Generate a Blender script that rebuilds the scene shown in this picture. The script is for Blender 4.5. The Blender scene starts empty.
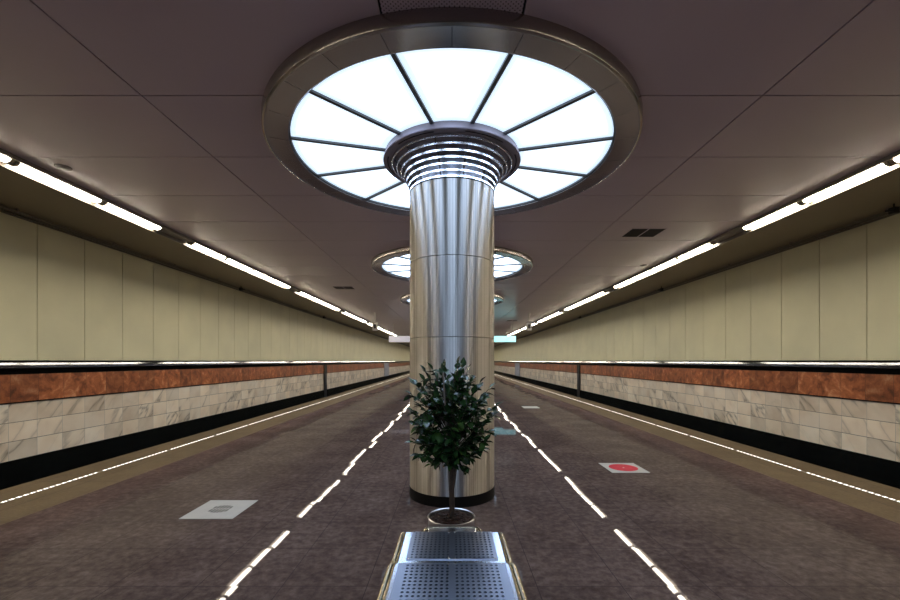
import bpy, bmesh, math, random
from mathutils import Vector, Matrix
random.seed(7)
PI = math.pi
S = bpy.context.scene
COL = S.collection

# ---------------------------------------------------------------- dimensions
EYE = 1.59                 # camera height above the platform
HC = 4.10                  # ceiling height
D1 = 5.10                  # first column
PITCH = 6.05               # bay length
YN, YF = -13.0, 78.0       # ends of the hall
XW = 7.35                  # track walls
XE = 5.56                  # platform edge
XT = 4.37                  # inner limit of the tan edge strip

# ---------------------------------------------------------------- helpers
def link(name, bm, mats, parent=None, smooth=False, loc=None):
    me = bpy.data.meshes.new(name)
    bmesh.ops.recalc_face_normals(bm, faces=bm.faces)
    bm.to_mesh(me); bm.free()
    for m in (mats if isinstance(mats, (list, tuple)) else [mats]):
        me.materials.append(m)
    if smooth:
        for p in me.polygons: p.use_smooth = True
        try: me.set_sharp_from_angle(angle=math.radians(35))
        except Exception: pass
    o = bpy.data.objects.new(name, me); COL.objects.link(o)
    if parent: o.parent = parent
    if loc: o.location = loc
    return o

def tag(o, label, cat, group=None, kind=None):
    if label: o['label'] = label
    if cat: o['category'] = cat
    if group: o['group'] = group
    if kind: o['kind'] = kind
    return o

def thing(name, label, cat, loc=(0, 0, 0), group=None):
    o = bpy.data.objects.new(name, None); COL.objects.link(o)
    o.empty_display_size = 0.1
    o.location = loc
    return tag(o, label, cat, group)

def structure(o):
    o['kind'] = 'structure'
    return o

def copy_tree(o, parent=None):
    c = o.copy(); COL.objects.link(c)
    if parent: c.parent = parent
    for ch in list(o.children): copy_tree(ch, c)
    return c

def box(bm, x0, x1, y0, y1, z0, z1, mat=0):
    v = [bm.verts.new(p) for p in ((x0,y0,z0),(x1,y0,z0),(x1,y1,z0),(x0,y1,z0),(x0,y0,z1),(x1,y0,z1),(x1,y1,z1),(x0,y1,z1))]
    fs = []
    for q in ((0,3,2,1),(4,5,6,7),(0,1,5,4),(1,2,6,5),(2,3,7,6),(3,0,4,7)):
        f = bm.faces.new([v[i] for i in q]); f.material_index = mat; fs.append(f)
    return v

def bevel_all(bm, w, seg=2):
    bmesh.ops.bevel(bm, geom=list(bm.edges), offset=w, segments=seg, affect='EDGES', profile=0.5)

def lathe(bm, prof, n=64, close=False, a0=0.0, a1=2*PI, mat=0):
    """Spin an (r, z) profile about Z."""
    full = abs(a1 - a0 - 2*PI) < 1e-6
    rows = []
    for i in range(n if full else n + 1):
        a = a0 + (a1 - a0) * i / n
        rows.append([bm.verts.new((r*math.sin(a), -r*math.cos(a), z)) for r, z in prof])
    m = len(prof)
    for i in range(n):
        A, B = rows[i], rows[(i + 1) % len(rows)]
        for k in range(m if close else m - 1):
            f = bm.faces.new((A[k], B[k], B[(k+1) % m], A[(k+1) % m])); f.material_index = mat
    if not full and close:
        bm.faces.new(rows[0]); bm.faces.new(rows[-1])

def disc_cap(bm, r, z, n=48, mat=0):
    f = bm.faces.new([bm.verts.new((r*math.cos(2*PI*i/n), r*math.sin(2*PI*i/n), z)) for i in range(n)])
    f.material_index = mat

def tube(bm, pts, rad, n=10, mat=0):
    """Tube along points; rad a number or one per point."""
    pts = [Vector(p) for p in pts]
    rads = rad if isinstance(rad, (list, tuple)) else [rad]*len(pts)
    rows = []
    up = Vector((0.123, 0.31, 1)).normalized()
    for i, p in enumerate(pts):
        t = (pts[min(i+1, len(pts)-1)] - pts[max(i-1, 0)]).normalized()
        if abs(t.dot(up)) > .97: up = Vector((1, .1, .05)).normalized()
        u = t.cross(up).normalized(); w = t.cross(u).normalized()
        rows.append([bm.verts.new(p + rads[i]*(math.cos(2*PI*k/n)*u + math.sin(2*PI*k/n)*w)) for k in range(n)])
    for i in range(len(pts)-1):
        for k in range(n):
            f = bm.faces.new((rows[i][k], rows[i][(k+1) % n], rows[i+1][(k+1) % n], rows[i+1][k])); f.material_index = mat
    bm.faces.new(rows[0]).material_index = mat; bm.faces.new(rows[-1]).material_index = mat

def extrude_profile(bm, prof, y0, y1, mat=0):
    """Close (x, z) profile, extruded along Y."""
    A = [bm.verts.new((x, y0, z)) for x, z in prof]; B = [bm.verts.new((x, y1, z)) for x, z in prof]
    n = len(prof)
    for i in range(n):
        bm.faces.new((A[i], A[(i+1) % n], B[(i+1) % n], B[i])).material_index = mat
    bm.faces.new(A).material_index = mat; bm.faces.new(B).material_index = mat

# ---------------------------------------------------------------- materials
def new_mat(name):
    m = bpy.data.materials.new(name); m.use_nodes = True
    nt = m.node_tree
    return m, nt, nt.nodes['Principled BSDF']

def L(nt, a, b): nt.links.new(a, b)

def N(nt, kind, **kw):
    n = nt.nodes.new(kind)
    for k, v in kw.items(): setattr(n, k, v)
    return n

def math_node(nt, op, a, b=None):
    n = N(nt, 'ShaderNodeMath', operation=op)
    for i, v in enumerate((a, b)):
        if v is None: continue
        if isinstance(v, (int, float)): n.inputs[i].default_value = v
        else: L(nt, v, n.inputs[i])
    return n.outputs[0]

def ramp(nt, fac, stops):
    r = N(nt, 'ShaderNodeValToRGB')
    e = r.color_ramp.elements
    while len(e) < len(stops): e.new(.5)
    for k, (p, c) in zip(e, stops):
        k.position = p; k.color = (*c, 1)
    L(nt, fac, r.inputs[0])
    return r.outputs[0]

def simple(name, col, rough=.5, metal=0.0, spec=.5, vary=.0, scale=8):
    m, nt, b = new_mat(name)
    b.inputs['Roughness'].default_value = rough
    b.inputs['Metallic'].default_value = metal
    b.inputs['Specular IOR Level'].default_value = spec
    if vary:
        tc = N(nt, 'ShaderNodeTexCoord'); no = N(nt, 'ShaderNodeTexNoise')
        no.inputs['Scale'].default_value = scale; no.inputs['Detail'].default_value = 5
        L(nt, tc.outputs['Object'], no.inputs['Vector'])
        c = ramp(nt, no.outputs['Fac'], [(.3, [max(0, x*(1-vary)) for x in col]), (.7, [x*(1+vary) for x in col])])
        L(nt, c, b.inputs['Base Color'])
    else:
        b.inputs['Base Color'].default_value = (*col, 1)
    return m

def emit(name, col, strength):
    m, nt, b = new_mat(name)
    b.inputs['Base Color'].default_value = (.8, .8, .8, 1)
    b.inputs['Emission Color'].default_value = (*col, 1)
    b.inputs['Emission Strength'].default_value = strength
    return m

def swizzle(nt, order):
    tc = N(nt, 'ShaderNodeTexCoord'); s = N(nt, 'ShaderNodeSeparateXYZ'); c = N(nt, 'ShaderNodeCombineXYZ')
    L(nt, tc.outputs['Object'], s.inputs[0])
    for i, k in enumerate(order):
        if k is not None: L(nt, s.outputs[k], c.inputs[i])
    return c.outputs[0]

def brick(nt, vec, w, h, mortar, offset=0.0):
    b = N(nt, 'ShaderNodeTexBrick'); b.offset = offset; b.squash = 1; b.offset_frequency = 2
    b.inputs['Color1'].default_value = (0, 0, 0, 1); b.inputs['Color2'].default_value = (1, 1, 1, 1)
    b.inputs['Mortar'].default_value = (.5, .5, .5, 1)
    b.inputs['Scale'].default_value = 1; b.inputs['Mortar Size'].default_value = mortar
    b.inputs['Mortar Smooth'].default_value = 0; b.inputs['Bias'].default_value = 0
    b.inputs['Brick Width'].default_value = w; b.inputs['Row Height'].default_value = h
    L(nt, vec, b.inputs['Vector'])
    return b

def mixc(nt, fac, a, b, mode='MIX'):
    m = N(nt, 'ShaderNodeMix', data_type='RGBA', blend_type=mode)
    if isinstance(fac, (int, float)): m.inputs[0].default_value = fac
    else: L(nt, fac, m.inputs[0])
    for i, v in ((6, a), (7, b)):
        if isinstance(v, tuple): m.inputs[i].default_value = (*v, 1)
        else: L(nt, v, m.inputs[i])
    return m.outputs[2]

def steel(name, col=(.62, .61, .60), rough=.28, aniso=0.0, rot=0.0, radial='Z', streak=0.0):
    m, nt, b = new_mat(name)
    b.inputs['Base Color'].default_value = (*col, 1)
    b.inputs['Metallic'].default_value = 1
    b.inputs['Roughness'].default_value = rough
    if aniso:
        b.inputs['Anisotropic'].default_value = aniso
        b.inputs['Anisotropic Rotation'].default_value = rot
        t = N(nt, 'ShaderNodeTangent', direction_type='RADIAL', axis=radial)
        L(nt, t.outputs[0], b.inputs['Tangent'])
    return m

def granite(name, stops, scale, rough, tile=None, joint=(.02, .015, .015), order=(0, 1, None), spec=.5, vary=.25):
    m, nt, b = new_mat(name)
    v = swizzle(nt, order)
    n1 = N(nt, 'ShaderNodeTexNoise'); n1.inputs['Scale'].default_value = scale; n1.inputs['Detail'].default_value = 8; n1.inputs['Roughness'].default_value = .7
    n2 = N(nt, 'ShaderNodeTexNoise'); n2.inputs['Scale'].default_value = scale*.12; n2.inputs['Detail'].default_value = 4
    L(nt, v, n1.inputs['Vector']); L(nt, v, n2.inputs['Vector'])
    f = math_node(nt, 'ADD', math_node(nt, 'MULTIPLY', n1.outputs['Fac'], .7), math_node(nt, 'MULTIPLY', n2.outputs['Fac'], .3))
    c = ramp(nt, f, stops)
    if tile:
        br = brick(nt, v, tile[0], tile[1], tile[2])
        val = math_node(nt, 'ADD', 1 - vary/2, math_node(nt, 'MULTIPLY', br.outputs['Color'], vary))
        c = mixc(nt, 1.0, c, val, 'MULTIPLY')
        c = mixc(nt, br.outputs['Fac'], c, joint)
    L(nt, c, b.inputs['Base Color'])
    b.inputs['Roughness'].default_value = rough
    b.inputs['Specular IOR Level'].default_value = spec
    return m

def column_steel():
    """Steel brushed up and down: the grain varies in fine vertical streaks round the shaft."""
    m, nt, b = new_mat('brushed_column_steel')
    nt.nodes.remove(b)
    g = N(nt, 'ShaderNodeBsdfAnisotropic'); g.inputs['Roughness'].default_value = .32
    g.inputs['Anisotropy'].default_value = .82; g.inputs['Rotation'].default_value = 0
    t = N(nt, 'ShaderNodeTangent', direction_type='RADIAL', axis='Z'); L(nt, t.outputs[0], g.inputs['Tangent'])
    tc = N(nt, 'ShaderNodeTexCoord'); sp = N(nt, 'ShaderNodeSeparateXYZ'); L(nt, tc.outputs['Object'], sp.inputs[0])
    a = math_node(nt, 'ARCTAN2', sp.outputs[0], sp.outputs[1])
    n = N(nt, 'ShaderNodeTexNoise', noise_dimensions='1D'); L(nt, a, n.inputs['W']); n.inputs['Scale'].default_value = 26; n.inputs['Detail'].default_value = 4; n.inputs['Roughness'].default_value = .7
    c = ramp(nt, n.outputs['Fac'], [(.34, (.42, .40, .375)), (.5, (.57, .55, .52)), (.66, (.67, .65, .62))])
    L(nt, c, g.inputs['Color']); L(nt, g.outputs[0], nt.nodes['Material Output'].inputs['Surface'])
    return m

M = {}
def polished_floor():
    """Honed granite with a thin polish: mostly diffuse, a faint mirror on top, each slab a hair out of level."""
    m = granite('polished_brown_granite',
        [(.34, (.052, .034, .028)), (.50, (.100, .070, .059)), (.66, (.170, .127, .107))], 14, .5, (.60, .60, .0028), joint=(.05, .036, .034), vary=.14)
    nt = m.node_tree; b = nt.nodes['Principled BSDF']; b.inputs['Specular IOR Level'].default_value = 0
    g = N(nt, 'ShaderNodeBsdfGlossy'); g.inputs['Roughness'].default_value = .02; g.inputs['Color'].default_value = (.92, .93, 1, 1)
    v = swizzle(nt, (0, 1, None)); br = brick(nt, v, .60, .60, 0)
    wn = N(nt, 'ShaderNodeTexWhiteNoise', noise_dimensions='1D'); L(nt, br.outputs['Color'], wn.inputs['W'])
    sub = N(nt, 'ShaderNodeVectorMath', operation='SUBTRACT'); L(nt, wn.outputs['Color'], sub.inputs[0]); sub.inputs[1].default_value = (.5, .5, .5)
    mul = N(nt, 'ShaderNodeVectorMath', operation='MULTIPLY'); L(nt, sub.outputs[0], mul.inputs[0]); mul.inputs[1].default_value = (.006, .006, 0)
    ge = N(nt, 'ShaderNodeNewGeometry'); ad = N(nt, 'ShaderNodeVectorMath', operation='ADD'); L(nt, ge.outputs['Normal'], ad.inputs[0]); L(nt, mul.outputs[0], ad.inputs[1])
    no = N(nt, 'ShaderNodeVectorMath', operation='NORMALIZE'); L(nt, ad.outputs[0], no.inputs[0]); L(nt, no.outputs[0], g.inputs['Normal'])
    lw = N(nt, 'ShaderNodeLayerWeight'); lw.inputs['Blend'].default_value = .5
    f = math_node(nt, 'ADD', .056, math_node(nt, 'MULTIPLY', math_node(nt, 'POWER', lw.outputs['Facing'], 10.0), .30))
    mx = N(nt, 'ShaderNodeMixShader'); L(nt, f, mx.inputs[0]); L(nt, b.outputs[0], mx.inputs[1]); L(nt, g.outputs[0], mx.inputs[2])
    L(nt, mx.outputs[0], nt.nodes['Material Output'].inputs['Surface'])
    return m
M['floor'] = polished_floor()
M['tan'] = granite('tan_granite', [(.35, (.105, .075, .042)), (.65, (.185, .135, .080))], 30, .6, (.60, 1.4, .004), joint=(.06, .045, .03), vary=.2, spec=.1)
M['black_stone'] = granite('black_granite', [(.4, (.002, .0025, .0025)), (.7, (.010, .012, .011))], 9, .22, (.6, .6, .004), joint=(.001, .001, .001), order=(1, 2, None))
M['panel'] = simple('tan_wall_panel', (.67, .625, .41), .42, spec=.3, vary=.05, scale=1.2)
M['groove'] = simple('dark_groove', (.03, .027, .018), .8)
M['dark'] = simple('black_gap', (.003, .003, .003), .5, spec=.2)
M['soffit'] = simple('brown_soffit_paint', (.26, .215, .15), .5, spec=.25)
M['cornice'] = simple('cornice_paint', (.16, .135, .095), .45)
M['ceil'] = simple('grey_lacquered_ceiling_panel', (.46, .375, .455), .28, spec=.5, vary=.03, scale=.8)
M['end'] = simple('end_wall_plaster', (.30, .28, .22), .7)
M['track'] = simple('track_bed_concrete', (.03, .03, .028), .9, vary=.3, scale=5)
M['column'] = column_steel()
M['ring'] = steel('bronze_tinted_steel', (.34, .31, .295), .21)
M['chrome'] = steel('polished_chrome', (.88, .88, .90), .22)
M['core'] = steel('capital_core_steel', (.36, .37, .42), .30)
M['rim'] = simple('dark_capital_rim', (.20, .17, .20), .5, metal=.2)
M['spoke'] = simple('dark_spoke_metal', (.10, .10, .105), .4, metal=.6)
M['housing'] = simple('light_housing_paint', (.22, .19, .155), .45)
M['tubesteel'] = steel('rail_tube_steel', (.66, .58, .42), .22)
M['pipe'] = steel('bumper_rail_steel', (.085, .09, .10), .11)
M['sheet'] = steel('perforated_bench_steel', (.38, .42, .52), .28)
M['frame'] = steel('bench_frame_steel', (.80, .82, .86), .22)
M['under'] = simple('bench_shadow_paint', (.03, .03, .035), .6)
M['pot'] = steel('pot_steel', (.62, .61, .60), .30, aniso=.6)
M['grille'] = simple('vent_black', (.010, .008, .008), .6)
M['ventgrey'] = simple('vent_grey', (.14, .12, .12), .5)
M['white'] = simple('white_sticker', (.45, .435, .40), .55, spec=.2, vary=.06, scale=6)
M['red'] = simple('red_sticker', (.62, .028, .05), .6, spec=.15, vary=.12, scale=14)
M['pink'] = simple('pale_speck', (.65, .35, .33), .5)
M['whiteplastic'] = simple('white_plastic', (.65, .63, .60), .4)
M['blackplastic'] = simple('black_plastic', (.012, .012, .013), .4)
M['door'] = simple('blue_grey_door_paint', (.34, .35, .40), .4)
M['tube_light'] = emit('warm_white_diffuser', (1.0, .885, .69), 42)
def led_mat():
    m, nt, b = new_mat('led_dot_line')
    tc = N(nt, 'ShaderNodeTexCoord'); sp = N(nt, 'ShaderNodeSeparateXYZ'); L(nt, tc.outputs['Object'], sp.inputs[0])
    f = math_node(nt, 'FRACT', math_node(nt, 'MULTIPLY', math_node(nt, 'ADD', sp.outputs[1], 20), 1/.082))
    on = math_node(nt, 'LESS_THAN', f, .62)
    b.inputs['Base Color'].default_value = (.25, .22, .18, 1); b.inputs['Emission Color'].default_value = (1.0, .95, .86, 1)
    L(nt, math_node(nt, 'MULTIPLY', on, 3.2), b.inputs['Emission Strength'])
    return m
M['led'] = led_mat()
M['sign_teal'] = emit('teal_lit_sign', (.28, .86, .92), 1.6)
M['sign_pale'] = emit('pale_lit_sign', (.62, .58, .66), .55)

def shifted(nt):
    a = N(nt, 'ShaderNodeVectorMath', operation='ADD'); L(nt, swizzle(nt, (1, 2, None)), a.inputs[0]); a.inputs[1].default_value = (20*.4875 - .2175, .075, 0)
    return a.outputs[0]

def red_band():
    m, nt, b = new_mat('red_granite_slabs')
    v = shifted(nt)
    br = brick(nt, v, .4875, 2.0, .003)
    n1 = N(nt, 'ShaderNodeTexNoise', noise_dimensions='4D'); n1.inputs['Scale'].default_value = 5; n1.inputs['Detail'].default_value = 9; n1.inputs['Roughness'].default_value = .68
    n1.inputs['Distortion'].default_value = .6
    L(nt, v, n1.inputs['Vector']); L(nt, math_node(nt, 'MULTIPLY', br.outputs['Color'], 9.0), n1.inputs['W'])
    c = ramp(nt, n1.outputs['Fac'], [(.30, (.060, .018, .007)), (.42, (.22, .062, .020)), (.55, (.40, .125, .042)), (.68, (.62, .30, .15))])
    val = math_node(nt, 'ADD', .72, math_node(nt, 'MULTIPLY', br.outputs['Color'], .5))
    c = mixc(nt, 1.0, c, val, 'MULTIPLY')
    c = mixc(nt, br.outputs['Fac'], c, (.05, .02, .012))
    L(nt, c, b.inputs['Base Color']); b.inputs['Roughness'].default_value = .28
    return m
M['redband'] = red_band()

def marble():
    m, nt, b = new_mat('veined_marble_tiles')
    v = shifted(nt)
    br = brick(nt, v, .4875, .317, .0045)
    w = math_node(nt, 'MULTIPLY', br.outputs['Color'], 17.0)
    n0 = N(nt, 'ShaderNodeTexNoise', noise_dimensions='4D'); n0.inputs['Scale'].default_value = 1.5; n0.inputs['Detail'].default_value = 5
    L(nt, v, n0.inputs['Vector']); L(nt, w, n0.inputs['W'])
    # diagonal stretched veins, thin where the noise crosses its middle
    m0 = N(nt, 'ShaderNodeMapping'); m0.inputs['Rotation'].default_value = (0, 0, .75); L(nt, v, m0.inputs['Vector'])
    mp = N(nt, 'ShaderNodeMapping'); mp.inputs['Scale'].default_value = (1.9, .5, 1)
    L(nt, m0.outputs[0], mp.inputs['Vector'])
    n1 = N(nt, 'ShaderNodeTexNoise', noise_dimensions='4D'); n1.inputs['Scale'].default_value = 1.1; n1.inputs['Detail'].default_value = 4; n1.inputs['Distortion'].default_value = .5
    L(nt, mp.outputs[0], n1.inputs['Vector']); L(nt, w, n1.inputs['W'])
    d = math_node(nt, 'ABSOLUTE', math_node(nt, 'SUBTRACT', n1.outputs['Fac'], .5))
    base = ramp(nt, n0.outputs['Fac'], [(.3, (.73, .585, .42)), (.5, (.85, .725, .555)), (.7, (.91, .82, .67))])
    tone = math_node(nt, 'ADD', .84, math_node(nt, 'MULTIPLY', br.outputs['Color'], .24))
    base = mixc(nt, 1.0, base, tone, 'MULTIPLY')
    vein = ramp(nt, d, [(.0, (.34, .33, .32)), (.010, (.60, .58, .56)), (.03, (.88, .87, .85)), (.09, (1, 1, 1))])
    few = ramp(nt, math_node(nt, 'FRACT', math_node(nt, 'MULTIPLY', br.outputs['Color'], 7.3)), [(.2, (.15, .15, .15)), (.9, (1, 1, 1))])
    c = mixc(nt, few, base, mixc(nt, 1.0, base, vein, 'MULTIPLY'))
    c = mixc(nt, br.outputs['Fac'], c, (.52, .46, .37))
    rows = brick(nt, v, 900.0, .317, .005)
    c = mixc(nt, rows.outputs['Fac'], c, (.20, .17, .13))
    L(nt, c, b.inputs['Base Color']); b.inputs['Roughness'].default_value = .30
    return m
M['marble'] = marble()

def glass_panel_mat():
    """Opal glass lit from above: brightest in the middle of each sector, a little less towards its edge."""
    m, nt, b = new_mat('opal_glass_lit')
    tc = N(nt, 'ShaderNodeTexCoord'); s = N(nt, 'ShaderNodeSeparateXYZ'); L(nt, tc.outputs['Object'], s.inputs[0])
    x, y = s.outputs[0], s.outputs[1]
    r = math_node(nt, 'SQRT', math_node(nt, 'ADD', math_node(nt, 'MULTIPLY', x, x), math_node(nt, 'MULTIPLY', y, y)))
    e1 = math_node(nt, 'SUBTRACT', 1.83, r); e2 = math_node(nt, 'SUBTRACT', r, .78)
    ang = math_node(nt, 'ABSOLUTE', math_node(nt, 'ARCTAN2', y, x))     # sector about +X
    e3 = math_node(nt, 'MULTIPLY', math_node(nt, 'SUBTRACT', PI/12, ang), r)
    e = math_node(nt, 'MINIMUM', math_node(nt, 'MINIMUM', e1, e2), e3)
    c = ramp(nt, math_node(nt, 'MULTIPLY', e, 2.5), [(.0, (.070, .095, .122)), (.18, (.092, .112, .13)), (.32, (.32, .43, .60)), (.5, (.54, .71, 1.0))])
    b.inputs['Base Color'].default_value = (.8, .8, .8, 1); b.inputs['Roughness'].default_value = .35
    L(nt, c, b.inputs['Emission Color']); b.inputs['Emission Strength'].default_value = 9
    return m
M['opal'] = glass_panel_mat()

def perforated_panel():
    m, nt, b = new_mat('perforated_ceiling_metal')
    tc = N(nt, 'ShaderNodeTexCoord'); s = N(nt, 'ShaderNodeSeparateXYZ'); L(nt, tc.outputs['Object'], s.inputs[0])
    P = .036
    u = math_node(nt, 'MULTIPLY', s.outputs[0], 1/P); v = math_node(nt, 'MULTIPLY', s.outputs[1], 1/P)
    def cell(off):
        fu = math_node(nt, 'SUBTRACT', math_node(nt, 'FRACT', math_node(nt, 'ADD', u, 100+off)), .5)
        fv = math_node(nt, 'SUBTRACT', math_node(nt, 'FRACT', math_node(nt, 'ADD', v, 100+off)), .5)
        return math_node(nt, 'ADD', math_node(nt, 'MULTIPLY', fu, fu), math_node(nt, 'MULTIPLY', fv, fv))
    d = math_node(nt, 'MINIMUM', cell(0.0), cell(.5))
    hole = math_node(nt, 'LESS_THAN', d, .026)
    c = mixc(nt, hole, (.46, .375, .455), (.07, .06, .065))
    L(nt, c, b.inputs['Base Color']); b.inputs['Roughness'].default_value = .35
    return m
M['perf'] = perforated_panel()

def leaf_mat():
    m, nt, b = new_mat('ficus_leaf')
    tc = N(nt, 'ShaderNodeTexCoord'); no = N(nt, 'ShaderNodeTexNoise'); no.inputs['Scale'].default_value = 9; no.inputs['Detail'].default_value = 2
    L(nt, tc.outputs['Object'], no.inputs['Vector'])
    c = ramp(nt, no.outputs['Fac'], [(.35, (.008, .024, .010)), (.55, (.018, .052, .015)), (.75, (.05, .11, .025))])
    L(nt, c, b.inputs['Base Color']); b.inputs['Roughness'].default_value = .26
    return m
M['leaf'] = leaf_mat()
M['bark'] = simple('bark', (.026, .015, .010), .8, vary=.4, scale=30)
M['soil'] = simple('bark_chips', (.022, .008, .004), .5, spec=.25, vary=.8, scale=45)
M['stake'] = simple('grey_stake', (.20, .17, .15), .6)

# ---------------------------------------------------------------- floor and platform edge
bm = bmesh.new(); box(bm, -XT, XT, YN, YF, -.30, 0)
floor = structure(link('floor', bm, M['floor']))
for k, s in ((1, -1), (2, 1)):
    bm = bmesh.new(); box(bm, min(s*XT, s*XE), max(s*XT, s*XE), YN, YF, -.30, 0)
    structure(link('trim_%d' % k, bm, M['tan']))
bm = bmesh.new()
for s in (-1, 1):
    box(bm, min(s*(XE-.25), s*(XW+.2)), max(s*(XE-.25), s*(XW+.2)), YN, YF, -1.5, -1.3)
    box(bm, min(s*(XE-.25), s*(XE-.10)), max(s*(XE-.25), s*(XE-.10)), YN, YF, -1.3, -.30)
structure(link('trim_3', bm, M['track']))      # track bed below the platform edge

# light line let into each platform edge
for s, side in ((-1, 'left'), (1, 'right')):
    t = thing('edge_light_strip', 'thin white dotted light strip set into the tan stone edge on the %s platform side' % side, 'light strip', (s*5.05, 0, 0), 'light strips along the platform edges')
    Y = 4.62 - 1.48*8
    while Y < YF - 2:
        if Y > 3.0:
            seg = bmesh.new(); box(seg, -.022, .022, Y+.02, Y+1.46, 0, .003)
            h = link('light_segment', seg, M['blackplastic'] if False else M['housing'], t)
            dots = bmesh.new(); box(dots, -.012, .012, Y+.06, Y+1.42, .003, .0055)
            link('led_lens', dots, M['led'], h)
        Y += 1.48

# ---------------------------------------------------------------- track walls
def build_wall(s, side):
    lo = lambda a, b: (min(s*a, s*b), max(s*a, s*b))
    bm = bmesh.new(); box(bm, *lo(XW+.035, XW+.25), YN, YF, -1.5, HC)
    wall = structure(link('wall_' + side, bm, M['groove']))
    bm = bmesh.new(); y = 7.53 - .975*21
    while y < YF:
        a, b = max(y + .008, YN), min(y + .975 - .008, YF)
        if b > a + .02: box(bm, *lo(XW, XW+.035), a, b, EYE + .012, HC - .03)
        y += .975
    structure(link('wall_panels', bm, M['panel'], wall))
    bm = bmesh.new(); box(bm, *lo(XW-.03, XW+.035), YN, YF, .90, EYE - .10)
    structure(link('red_granite_band', bm, M['redband'], wall))
    bm = bmesh.new(); box(bm, *lo(XW-.012, XW+.035), YN, YF, .875, .90)
    structure(link('shadow_gap_strip', bm, M['dark'], wall))  # black strip painted as the shadow gap under the red band
    bm = bmesh.new(); box(bm, *lo(XW, XW+.035), YN, YF, -.075, .875)
    structure(link('marble_tiles', bm, M['marble'], wall))
    bm = bmesh.new(); box(bm, *lo(XW, XW+.035), YN, YF, -1.3, -.075)
    structure(link('black_granite_base', bm, M['black_stone'], wall))
    # moulding under the soffit
    bm = bmesh.new()
    box(bm, *lo(XW-.06, XW), YN, YF, HC-.045, HC)
    box(bm, *lo(XW-.025, XW), YN, YF, HC-.085, HC-.055)
    structure(link('cornice', bm, M['cornice'], wall))
    return wall
build_wall(-1, 'left'); build_wall(1, 'right')

for k, (a, b) in (('near', (YN-.25, YN)), ('far', (YF, YF+.25))):
    bm = bmesh.new(); box(bm, -XW-.25, XW+.25, a, b, -1.5, HC)
    structure(link('wall_' + k, bm, M['end']))

# stainless bumper rail along each wall, its supports as parts
for s, side in ((-1, 'left'), (1, 'right')):
    t = thing('bumper_rail', 'stainless half-round bumper rail along the %s wall above the red granite' % side, 'rail', (s*XW, 0, EYE-.113), 'stainless rails on the track walls')
    bm = bmesh.new()
    pr = [(0, .112), (-.040, .112), (-.046, .107), (-.0575, .086), (-.0688, .064), (-.0798, .042), (-.0905, .020), (-.0945, .008), (-.093, -.006), (-.088, -.018), (-.078, -.036), (-.064, -.062), (-.050, -.088), (-.036, -.112), (0, -.112)]
    extrude_profile(bm, [(s*x, z) for x, z in pr], YN, YF)
    link('rail_face', bm, M['pipe'], t, smooth=True)
    bm = bmesh.new(); box(bm, min(0, -s*.05), max(0, -s*.05), YN, YF, .112, .124)
    link('top_strip', bm, M['dark'], t)

# dark expansion joints in the marble and the far service doors
for s, side in ((-1, 'left'), (1, 'right')):
    t = thing('joint_cover', 'narrow black vertical cover strip across the marble, %s wall' % side, 'cover strip', (s*(XW-.03), 24.5, -.20), 'black cover strips across the marble walls')
    bm = bmesh.new(); box(bm, min(0, -s*.04), max(0, -s*.04), -.24, .24, -.6, 1.07); link('cover_plate', bm, M['blackplastic'], t)
    bm = bmesh.new(); box(bm, min(0, -s*.05), max(0, -s*.05), -.24, .24, 1.07, 1.56); link('upper_plate', bm, M['groove'], t)
    t = thing('service_door', 'pale blue-grey service door far down the %s track wall' % side, 'door', (s*(XW-.03), 47.5, -.075), 'service doors in the track walls')
    bm = bmesh.new(); box(bm, min(0, -s*.05), max(0, -s*.05), -1.6, 1.6, 0, 1.43); link('door_leaf', bm, M['door'], t)
    bm = bmesh.new(); box(bm, min(-s*.05, -s*.09), max(-s*.05, -s*.09), -.9, -.75, .75, .80); link('handle', bm, M['pipe'], t)

# ---------------------------------------------------------------- ceiling
bm = bmesh.new(); box(bm, -XW-.25, XW+.25, YN-.25, YF+.25, HC+.02, HC+.2)
ceiling = structure(link('ceiling', bm, M['dark']))
bm = bmesh.new(); G = .0075
XJ = [-5.33, -2.935, -.515, .515, 2.935, 5.33]
Y = 4.02 - 1.21*14
while Y < YF:
    a, b = max(Y, YN) + G, min(Y + 1.21, YF) - G
    if b > a:
        for i in (0, 1, 3, 4):
            box(bm, XJ[i] + G, XJ[i+1] - G, a, b, HC, HC + .02)
    Y += 1.21
structure(link('ceiling_panels', bm, M['ceil'], ceiling))
bm = bmesh.new()
for i in range(-3, 13):
    c = D1 + PITCH*i
    a, b = max(c - PITCH/2, YN), min(c + PITCH/2, YF)
    if b - a > .3: box(bm, XJ[2] + .011, XJ[3] - .011, a, b, HC, HC + .02)
structure(link('perforated_panels', bm, M['perf'], ceiling))
for s in (-1, 1):
    bm = bmesh.new(); box(bm, min(s*5.33, s*XW), max(s*5.33, s*XW), YN, YF, HC, HC+.02)
    structure(link('track_soffit', bm, M['soffit'], ceiling))
    bm = bmesh.new()
    pr = [(5.33, HC), (5.335, HC-.048), (5.36, HC-.048), (5.365, HC-.040), (5.545, HC-.040), (5.545, HC-.108), (5.560, HC-.108), (5.570, HC)]
    extrude_profile(bm, [(s*x, z) for x, z in pr], YN, YF)
    structure(link('trim_%d' % (4 if s < 0 else 5), bm, M['housing']))

# ---------------------------------------------------------------- columns
ORD = ['first', 'second', 'third', 'fourth', 'fifth', 'sixth', 'seventh', 'eighth', 'ninth', 'tenth', 'eleventh', 'twelfth']

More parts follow.
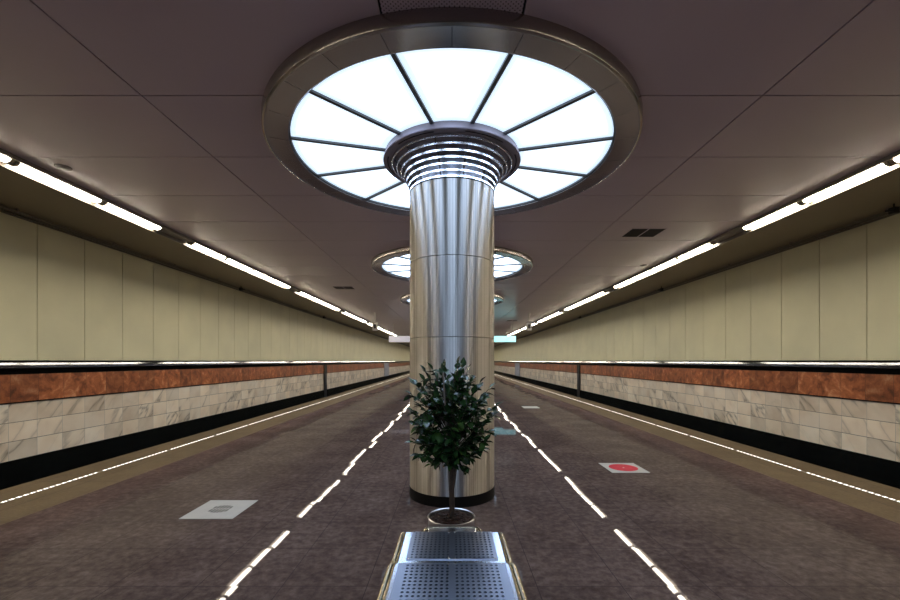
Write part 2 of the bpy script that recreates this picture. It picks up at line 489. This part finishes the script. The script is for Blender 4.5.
def make_column():
    t = thing('column', 'round brushed steel column with flared louvred top, nearest, behind the potted ficus', 'column', (0, D1, 0), 'brushed steel columns along the platform')
    bm = bmesh.new(); lathe(bm, [(.44, 0), (.508, 0), (.508, .117), (.44, .117)], 96, close=True)
    tag(link('plinth', bm, M['dark'], t, smooth=True), 'black base ring', None)
    r = .504
    for z0, z1 in ((.117, 1.85), (1.856, 2.737), (2.743, 3.58)):
        bm = bmesh.new(); lathe(bm, [(r-.05, z0), (r-.004, z0), (r, z0+.003), (r, z1-.003), (r-.004, z1), (r-.05, z1)], 128, close=True)
        link('shaft_panel', bm, M['column'], t, smooth=True)
    bm = bmesh.new(); lathe(bm, [(r-.02, 3.572), (r+.004, 3.572), (r+.004, 3.585), (r-.02, 3.585)], 96, close=True)
    link('collar', bm, M['dark'], t, smooth=True)
    bm = bmesh.new(); lathe(bm, [(.43, 3.56), (.43, HC-.03)], 96)
    link('capital_core', bm, M['core'], t, smooth=True)
    for rr, z in ((.505, 3.597), (.520, 3.655), (.543, 3.715), (.573, 3.772), (.612, 3.826), (.660, 3.876), (.715, 3.922)):
        bm = bmesh.new()
        lathe(bm, [(rr - .012, z - .011), (rr - .002, z - .012), (rr, z - .010), (rr, z + .010), (rr - .002, z + .012), (rr - .012, z + .011)], 128, close=True)
        link('louvre_ring', bm, M['chrome'], t, smooth=True)
    for k in range(12):
        a = PI/12 + k*PI/6
        bm = bmesh.new()
        p = [(.47, 3.58), (.505, 3.70), (.55, 3.785), (.63, 3.87), (.70, 3.93)]
        tube(bm, [(rr*math.sin(a), -rr*math.cos(a), z) for rr, z in p], .010, 6)
        link('louvre_bracket', bm, M['spoke'], t, smooth=True)
    bm = bmesh.new(); lathe(bm, [(.44, 3.86), (.715, 3.958), (.728, 3.944), (.812, 3.942), (.816, 3.950), (.79, 4.03), (.44, 4.03)], 96, close=True)
    rim = link('capital_rim', bm, M['rim'], t, smooth=True)
    for k in range(6):
        bm = bmesh.new(); a = k*PI/3 + .18
        lathe(bm, [(.755, 3.9385), (.768, 3.9385), (.768, 3.943), (.755, 3.943)], 10, close=True, a0=a, a1=a + .62)
        link('slot', bm, M['dark'], rim)
    return t

def make_luminaire():
    t = thing('ceiling_luminaire', 'large round luminaire of twelve opal glass sectors, nearest, around the first column top', 'ceiling light', (0, D1, HC), 'round luminaires around the column tops')
    bm = bmesh.new()
    pr = [(2.09, 0), (2.09, -.092), (2.084, -.106), (2.066, -.112), (2.052, -.106), (2.040, -.100), (1.842, -.112), (1.832, -.106), (1.832, -.02), (1.90, 0)]
    lathe(bm, pr, 160, close=True)
    ring = link('outer_ring', bm, M['ring'], t, smooth=True)
    for k in range(24):                                       # joints between the ring's plates
        a = k*PI/12
        bm = bmesh.new()
        v = [(1.85, -.1118), (2.036, -.1006), (2.036, -.0985), (1.85, -.1097)]
        w = .0022
        A = [bm.verts.new((rr*math.sin(a)+w*math.cos(a), -rr*math.cos(a)+w*math.sin(a), z)) for rr, z in v]
        B = [bm.verts.new((rr*math.sin(a)-w*math.cos(a), -rr*math.cos(a)-w*math.sin(a), z)) for rr, z in v]
        for i in range(4): bm.faces.new((A[i], A[(i+1) % 4], B[(i+1) % 4], B[i]))
        bm.faces.new(A); bm.faces.new(B)
        link('plate_joint', bm, M['dark'], ring)
    bm = bmesh.new(); lathe(bm, [(1.832, -.102), (1.832, -.05), (1.813, -.05), (1.813, -.092)], 128, close=True)
    link('inner_trim', bm, M['spoke'], t, smooth=True)
    me = None
    for k in range(12):
        bm = bmesh.new(); n = 8
        rows = []
        for i in range(n + 1):
            a = -PI/12 + PI/6*i/n
            rows.append([bm.verts.new((rr*math.cos(a), rr*math.sin(a), z)) for rr, z in ((.78, -.07), (1.83, -.07), (1.83, -.058), (.78, -.058))])
        for i in range(n):
            for j in range(4): bm.faces.new((rows[i][j], rows[i+1][j], rows[i+1][(j+1) % 4], rows[i][(j+1) % 4]))
        bm.faces.new(rows[0]); bm.faces.new(rows[-1])
        o = link('glass_panel', bm, M['opal'], t)
        o.rotation_euler.z = k*PI/6
        if k == 0: me = o.data
        else: o.data = me
    for k in range(12):
        bm = bmesh.new(); box(bm, .775, 1.83, -.019, .019, -.092, -.066)
        o = link('spoke', bm, M['spoke'], t); o.rotation_euler.z = PI/12 + k*PI/6
    return t

col0 = make_column(); lum0 = make_luminaire()
for i in list(range(-2, 0)) + list(range(1, 12)):
    l = copy_tree(lum0); l.location.y = D1 + PITCH*i
    if i > 0: c = copy_tree(col0); c.location.y = D1 + PITCH*i
    if i > 0:
        c['label'] = 'round brushed steel column with flared louvred top, %s in line from the camera' % ORD[i]
        l['label'] = 'large round glass-sector luminaire around the %s column top in line' % ORD[i]
    else:
        w = 'just behind the viewer' if i == -1 else 'farther behind the viewer'  # unseen luminaires, kept without columns for the light they give
        l['label'] = 'unseen large round glass-sector luminaire in the ceiling ' + w

# ---------------------------------------------------------------- strip lights
LN, LP, LC = 1.338, 6.27, 5.25      # strip length, run spacing, middle of the first run
def make_strip(s):
    t = thing('strip_light', '', 'strip light', (s*5.455, 0, HC-.039), 'strip lights along the ceiling edges')
    ln = LN
    bm = bmesh.new()
    w = .066
    pr = [(-w, 0)] + [(-w*math.cos(a), -.040*math.sin(a)) for a in [PI*i/8 for i in range(1, 8)]] + [(w, 0)]
    extrude_profile(bm, pr, .06, ln - .06)
    link('diffuser', bm, M['tube_light'], t, smooth=True)
    for y0, y1 in ((.008, .058), (ln - .058, ln - .008)):
        bm = bmesh.new()
        pr2 = [(-w*1.06, 0)] + [(-w*1.06*math.cos(a), -.047*math.sin(a)) for a in [PI*i/10 for i in range(1, 10)]] + [(w*1.06, 0)]
        extrude_profile(bm, pr2, y0, y1)
        link('end_cap', bm, M['housing'], t)
    return t
PO = ['first', 'second', 'third', 'fourth']
for s, side in ((-1, 'left'), (1, 'right')):
    proto = None
    for i in range(-2, 12):
        for j in range(4):
            y = LC + LP*i - 2*LN + LN*j
            if y < YN + .1 or y + 1.4 > YF: continue
            if i < -1: continue
            if proto is None: o = proto = make_strip(s)
            else: o = copy_tree(proto)
            o.location.y = y
            run = ORD[i] if i >= 0 else None
            o['label'] = ('lit strip light, %s in the %s run of four along the %s ceiling edge' % (PO[j], run, side)) if run else ('lit strip light, %s in the run behind the viewer, %s ceiling edge' % (PO[j], side))

# ---------------------------------------------------------------- small ceiling fittings
def vent(x0, x1, y0, y1, dark, label):
    t = thing('ceiling_vent', label, 'vent', ((x0+x1)/2, (y0+y1)/2, HC), 'air vents in the ceiling panels')
    w, d = (x1-x0)/2, (y1-y0)/2
    bm = bmesh.new()
    for a, b in ((-w, -.012), (.012, w)):
        box(bm, a, b, -d, d, -.003, 0)
    link('backing', bm, M['grille'], t)
    bm = bmesh.new(); f = .014
    box(bm, -w-f, w+f, -d-f, -d, -.008, 0); box(bm, -w-f, w+f, d, d+f, -.008, 0)
    box(bm, -w-f, -w, -d, d, -.008, 0); box(bm, w, w+f, -d, d, -.008, 0); box(bm, -.012, .012, -d, d, -.008, 0)
    link('frame', bm, M['ceil'], t)
    bm = bmesh.new(); n = 14
    for i in range(n):
        y = -d + 2*d*(i+.5)/n
        for a, b in ((-w, -.012), (.012, w)): box(bm, a, b, y-.004, y+.004, -.007, -.003)
    tag(link('grille_slats', bm, M['grille'] if dark else M['ventgrey'], t), None, None)
vent(3.42, 4.06, 8.05, 8.58, True, 'black two-part air vent in the ceiling near the right strip lights')
vent(-4.02, -3.38, 14.3, 14.8, False, 'grey air vent in the ceiling left of the second luminaire')
vent(3.42, 4.06, 26.2, 26.7, True, 'far dark air vent in the ceiling above the teal sign')
for x, y, lab in ((-5.03, 5.50, 'small round grey smoke detector beside the near left strip light'), (5.03, 11.15, 'small round grey smoke detector beside the right second run of lights')):
    t = thing('smoke_detector', lab, 'smoke detector', (x, y, HC), 'smoke detectors beside the strip lights')
    bm = bmesh.new(); lathe(bm, [(0.001, -.012), (.085, -.012), (.092, 0), (.001, 0)], 32, close=True); link('base', bm, M['ventgrey'], t, smooth=True)
    bm = bmesh.new(); lathe(bm, [(.001, -.022), (.05, -.020), (.062, -.012), (.001, -.012)], 32, close=True); link('sensor', bm, M['ventgrey'], t, smooth=True)

# conduit and the small black fittings along the soffit edge
for s, side in ((-1, 'left'), (1, 'right')):
    t = thing('conduit', 'thin brown conduit under the soffit beside the %s wall' % side, 'pipe', (s*(XW-.17), 0, HC-.045), 'conduits under the track soffits')
    bm = bmesh.new(); tube(bm, [(0, YN, 0), (0, 20, 0), (0, YF, 0)], .016, 10); link('pipe_run', bm, M['cornice'], t, smooth=True)
    y = 3.0
    while y < YF:
        bm = bmesh.new(); box(bm, -.022, .022, y, y+.02, -.018, .045); link('clip', bm, M['housing'], t)
        y += 2.0
def black_fitting(s, y, label):
    t = thing('soffit_fitting', label, 'fitting', (s*(XW-.30), y, HC), 'small black fittings by the soffit edges')
    bm = bmesh.new(); tube(bm, [(0, 0, 0), (0, 0, -.10)], .012, 8); link('stem', bm, M['blackplastic'], t, smooth=True)
    bm = bmesh.new(); box(bm, -.045, .045, -.05, .05, -.16, -.06); bevel_all(bm, .008); link('body', bm, M['blackplastic'], t)
    bm = bmesh.new(); tube(bm, [(-s*.04, 0, -.11), (-s*.13, 0, -.12)], .016, 8); link('nozzle', bm, M['blackplastic'], t, smooth=True)
black_fitting(1, 6.78, 'tiny black fitting under the soffit at the near end of the right wall')
black_fitting(1, 14.3, 'tiny black fitting under the soffit, second along the right wall')
black_fitting(1, 23.4, 'tiny black fitting under the soffit, third along the right wall')
black_fitting(-1, 14.2, 'tiny black fitting under the soffit, nearer on the left wall')
black_fitting(-1, 23.4, 'tiny black fitting under the soffit, farther on the left wall')

for s, side in ((-1, 'left'), (1, 'right')):
    t = thing('hanging_monitor', 'small white-framed monitor hanging from a rod near the %s strip lights' % side, 'monitor', (s*3.98, 22.0, HC), 'small monitors hanging from the ceiling')
    bm = bmesh.new(); tube(bm, [(0, 0, 0), (0, 0, -.52)], .022, 8); link('rod', bm, M['whiteplastic'], t, smooth=True)
    bm = bmesh.new(); box(bm, -.14, .14, -.06, .06, -.94, -.52); bevel_all(bm, .012); link('case', bm, M['whiteplastic'], t)
    bm = bmesh.new(); box(bm, -.06, .06, -.066, -.055, -.83, -.62); link('screen', bm, M['blackplastic'], t)
for x0, x1, mat, lab in ((1.2, 4.22, M['sign_teal'], 'lit teal and white hanging sign board down the hall, right of the columns'), (-4.17, -1.2, M['sign_pale'], 'pale grey hanging sign board down the hall, left of the columns')):
    t = thing('hanging_sign', lab, 'sign', ((x0+x1)/2, 28, HC), 'long signs hanging across the platform')
    w = (x1-x0)/2
    bm = bmesh.new(); box(bm, -w, w, -.05, .05, -1.29, -.85); link('case', bm, M['whiteplastic'], t)
    bm = bmesh.new(); box(bm, -w+.03, w-.03, -.058, -.05, -1.245, -.88); link('lit_face', bm, mat, t)
    for x in (-w*.8, w*.8):
        bm = bmesh.new(); tube(bm, [(x, 0, 0), (x, 0, -.86)], .015, 8); link('rod', bm, M['whiteplastic'], t, smooth=True)

# ---------------------------------------------------------------- floor stickers
def sticker(x, y, label, kind):
    t = thing('floor_sticker', label, 'floor sticker', (x, y, 0), 'square stickers on the platform floor')
    bm = bmesh.new(); box(bm, -.27, .27, -.285, .285, 0, .003); tag(link('backing', bm, M['white'], t), None, None)
    if kind == 'red':
        bm = bmesh.new(); lathe(bm, [(.001, .0045), (.205, .0045), (.205, .003), (.001, .003)], 48, close=True); tag(link('circle', bm, M['red'], t), 'red round print', None)
        bm = bmesh.new()
        box(bm, -.012, .012, -.035, .012, .0045, .0052)
        link('mark', bm, M['pink'], t)
    elif kind == 'grid':
        bm = bmesh.new()
        for row, n, half in ((-1, 6, .085), (1, 6, .085)):
            for i in range(n):
                px = -half + 2*half*i/(n-1)
                lim = math.sqrt(max(0, .0144 - px*px))
                if lim < .02: continue
                ya, yb = sorted((row*.012, row*lim*.92))
                box(bm, px-.0105, px+.0105, ya, yb, .003, .0042)
        link('slots', bm, M['blackplastic'], t)
sticker(-2.48, 4.56, 'white square floor plate with a round black grid, on the left floor', 'grid')
sticker(2.55, 6.33, 'white square floor sticker with a red circle, on the right floor', 'red')
sticker(2.70, 14.6, 'plain white square sticker, the farthest one on the right floor', 'plain')

# ---------------------------------------------------------------- potted ficus
PX, PY = -.005, 3.45
pl = thing('potted_ficus', 'small dark green ficus tree in a round steel pot before the column', 'potted plant', (PX, PY, 0))
bm = bmesh.new()
lathe(bm, [(.001, 0), (.165, 0), (.172, .006), (.189, .325), (.194, .330), (.189, .335), (.180, .330), (.174, .27), (.001, .27)], 64)
pot = link('pot', bm, M['pot'], pl, smooth=True)
bm = bmesh.new(); rnd = random.Random(3)
disc_cap(bm, .178, .308, 40)
for i in range(330):
    a = rnd.uniform(0, 2*PI); r = .166*math.sqrt(rnd.random())
    Mx = Matrix.Translation((r*math.cos(a), r*math.sin(a), .312 + .014*(1-r/.17) + rnd.uniform(0, .008))) @ Matrix.Rotation(rnd.uniform(0, 6), 4, 'Z') @ Matrix.Rotation(rnd.uniform(-.6, .6), 4, 'X') @ Matrix.Diagonal((rnd.uniform(.010, .024), rnd.uniform(.007, .013), rnd.uniform(.003, .008), 1))
    bmesh.ops.create_icosphere(bm, subdivisions=1, radius=1, matrix=Mx)
tag(link('bark_chips', bm, M['soil'], pl), None, None, kind='stuff')

# trunk, branches, twigs
C0 = Vector((0.0, 0, 1.150))
tips = []
bmT = bmesh.new()
trunk = [(0.0, 0, .27), (.006, .0, .42), (.002, .004, .55), (.012, 0, .66), (.016, 0, .74), (.010, 0, .86), (.0, 0, 1.0)]
tube(bmT, trunk, [.025, .022, .0225, .028, .034, .020, .011], 10)
link('trunk', bmT, M['bark'], pl, smooth=True)
bmB = bmesh.new(); rnd = random.Random(21)
bmL = bmesh.new()
def leaf(p, d, up, ln, wd):
    d = d.normalized(); side = d.cross(up)
    if side.length < 1e-3: side = d.cross(Vector((1, 0, 0)))
    side.normalize(); nrm = side.cross(d).normalized()
    rows = []
    for t, w in ((0, .06), (.16, .55), (.38, .98), (.6, .92), (.82, .5), (1, .03)):
        droop = -.22*ln*t*t
        c = p + d*(ln*t) + nrm*droop
        e = side*(wd*.5*w); lift = nrm*(wd*.16*w)
        rows.append((bmL.verts.new(c - e + lift), bmL.verts.new(c), bmL.verts.new(c + e + lift)))
    for a, b in zip(rows, rows[1:]):
        for k in (0, 1):
            f = bmL.faces.new((a[k], a[k+1], b[k+1], b[k])); f.smooth = True
def shape(dirv):
    """how far the crown reaches in a direction"""
    return 1.0
ntw = 84
for i in range(ntw):
    g = (i + .5)/ntw
    el = math.asin(1 - 2*g); az = i*2.39996 + rnd.uniform(-.25, .25)
    u = Vector((math.cos(el)*math.cos(az), math.cos(el)*math.sin(az), math.sin(el)))
    k = rnd.uniform(.70, 1.0)
    low = 1.0 if u.z > -.2 else .92
    tip = C0 + Vector((u.x*.375*k*low, u.y*.33*k*low, u.z*(.455 if u.z > 0 else .49)*k))
    zb = .70 + .34*max(0, min(1, (tip.z - .70)/.9))
    base = Vector((.010, 0, zb))
    mid = base.lerp(tip, .5) + Vector((0, 0, .04)) + Vector((rnd.uniform(-.03, .03), rnd.uniform(-.03, .03), 0))
    tube(bmB, [base, mid, tip], [.0065, .0042, .0022], 6)
    nl = rnd.randint(9, 13)
    for j in range(nl):
        t = .38 + .62*(j + rnd.random())/nl
        p = base.lerp(mid, t*2) if t < .5 else mid.lerp(tip, t*2 - 1)
        ax = (tip - mid).normalized()
        dv = (ax*rnd.uniform(.2, .9) + Vector((rnd.gauss(0, .6), rnd.gauss(0, .6), rnd.gauss(-.05, .45))))
        leaf(p, dv, Vector((rnd.gauss(0, .35), rnd.gauss(0, .35), 1)), rnd.uniform(.065, .105), rnd.uniform(.044, .066))
    leaf(tip, (tip - mid), Vector((rnd.gauss(0, .3), -.3, 1)), .08, .036)
link('branches', bmB, M['bark'], pl, smooth=True)
fol = link('foliage', bmL, M['leaf'], pl)
bm = bmesh.new(); tube(bm, [(.002, .03, .27), (-.030, .0, .8), (-.062, -.20, 1.50)], .0065, 8); link('support_stake', bm, M['stake'], pl, smooth=True)
for ch in pl.children: pass

# ---------------------------------------------------------------- bench (perforated steel, seen end on)
bn = thing('bench', 'long perforated steel bench with round side rails, in front of the potted ficus', 'bench', (0, 2.83, 0))
ZT = .455
def perforated(x0, x1, y0, y1, z, th, P, Q, nx, ny, hr, parent):
    """a real sheet with nx x ny square holes in two fields, left and right of a plain centre strip"""
    bm = bmesh.new()
    cx = .012; q = 8
    def plain(a, b, c, d):
        if b - a > 1e-4 and d - c > 1e-4: box(bm, a, b, c, d, z - th, z)
    fw, fh = nx*P, ny*Q
    yc = (y0 + y1)/2; fy0, fy1 = yc - fh/2, yc + fh/2
    plain(x0, x1, y0, fy0); plain(x0, x1, fy1, y1)
    plain(-cx, cx, fy0, fy1)
    plain(x0, -cx - fw, fy0, fy1); plain(cx + fw, x1, fy0, fy1)
    for s in (-1, 1):
        ox = cx if s > 0 else -cx - fw
        for i in range(nx):
            for j in range(ny):
                a, c = ox + i*P, fy0 + j*Q
                mx, my = a + P/2, c + Q/2
                top = []; 
                outer = []
                for k in range(q):
                    an = PI/4*k
                    top.append(bm.verts.new((mx + hr*math.cos(an), my + hr*math.sin(an), z)))
                    ex = max(-1, min(1, 1.4143*math.cos(an))); ey = max(-1, min(1, 1.4143*math.sin(an)))
                    outer.append(bm.verts.new((mx + P/2*ex, my + Q/2*ey, z)))
                bot = [bm.verts.new((v.co.x, v.co.y, z - th)) for v in top]
                for k in range(q):
                    k2 = (k + 1) % q
                    bm.faces.new((outer[k], outer[k2], top[k2], top[k]))
                    bm.faces.new((top[k], top[k2], bot[k2], bot[k]))
    return link('seat_panel', bm, M['sheet'], parent)
mods = [(-.43, 0, .264, .304), (-.88, -.435, .300, .318), (-1.33, -.885, .300, .318), (-1.78, -1.335, .300, .318)]
for n_, (y0, y1, hw, fw) in enumerate(mods):
    sp = perforated(-hw, hw, y0 + .036, y1 - .003, ZT, .004, (.0262 if hw < .28 else .0275), .0345, 9, 11, .0085, bn)
    for sx in (-1, 1):
        for px in (.018, hw - .014):
            for py in (y0 + .044, y1 - .012):
                bm = bmesh.new(); lathe(bm, [(.0005, .0035), (.0045, .003), (.006, 0), (.0005, 0)], 12, close=True)
                link('screw', bm, M['chrome'], sp, smooth=True, loc=(sx*px, py, ZT))
    # frame sheet showing round the panel, dark inside
    bm = bmesh.new()
    zt = ZT - .005
    box(bm, -fw, -hw + .03, y0, y1, zt - .03, zt); box(bm, hw - .03, fw, y0, y1, zt - .03, zt)
    box(bm, -hw + .03, hw - .03, y0 - .005, y0 + .06, zt - .03, zt); box(bm, -hw + .03, hw - .03, y1 - .02, y1, zt - .03, zt)
    link('seat_frame', bm, M['frame'], bn)
    bm = bmesh.new(); box(bm, -hw + .02, hw - .02, y0 + .02, y1 - .02, zt - .045, zt - .031); link('seat_shade_sheet', bm, M['under'], bn)  # dark sheet stands in for the shade seen through the holes
    for s in (-1, 1):
        bm = bmesh.new()
        if n_ == 0:
            pts = [(s*.328, y0, ZT-.012), (s*.326, y1 - .05, ZT-.012), (s*.323, y1 - .015, ZT-.018), (s*.318, y1 + .004, ZT-.04), (s*.315, y1 + .006, ZT-.10)]
            rr = .020
        else:
            pts = [(s*.341, y0, ZT-.012), (s*.339, y1 - .05, ZT-.012), (s*.337, y1 - .02, ZT-.015), (s*.332, y1 - .002, ZT-.024)]
            rr = .023
        tube(bm, pts, rr, 16); link('side_rail', bm, M['tubesteel'], bn, smooth=True)
# end bracket behind the far module
bm = bmesh.new(); box(bm, -.165, .165, .01, .115, ZT-.050, ZT-.016); bevel_all(bm, .008, 2); link('end_bracket', bm, M['frame'], bn)
bm = bmesh.new(); tube(bm, [(-.195, .0, ZT-.028), (-.193, .07, ZT-.028), (-.178, .115, ZT-.030), (-.13, .130, ZT-.032), (.13, .130, ZT-.032), (.178, .115, ZT-.030), (.193, .07, ZT-.028), (.195, .0, ZT-.028)], .014, 10); link('end_loop', bm, M['tubesteel'], bn, smooth=True)
for y in (-.22, -1.56):
    for s in (-1, 1):
        bm = bmesh.new(); tube(bm, [(s*.25, y, ZT-.04), (s*.25, y, .012)], .024, 14); lg = link('leg', bm, M['tubesteel'], bn, smooth=True)
        bm = bmesh.new(); lathe(bm, [(.001, 0), (.06, 0), (.06, .008), (.03, .014), (.001, .014)], 24); link('foot', bm, M['frame'], lg, smooth=True, loc=(s*.25, y, 0))

# ---------------------------------------------------------------- world, camera, view
w = bpy.data.worlds.new('World'); S.world = w; w.use_nodes = True
w.node_tree.nodes['Background'].inputs[0].default_value = (0, 0, 0, 1)
cam = bpy.data.cameras.new('Camera'); co = bpy.data.objects.new('Camera', cam); COL.objects.link(co)
co.location = (0, 0, EYE); co.rotation_euler = (PI/2, 0, 0)
cam.sensor_width = 36; cam.lens = 17.0; cam.clip_start = .05; cam.clip_end = 200
cam.shift_x = -2/900; cam.shift_y = 61/900
S.camera = co
S.view_settings.view_transform = 'Standard'; S.view_settings.look = 'None'
S.view_settings.gamma = 1; S.view_settings.exposure = 0
S.view_settings.use_curve_mapping = False
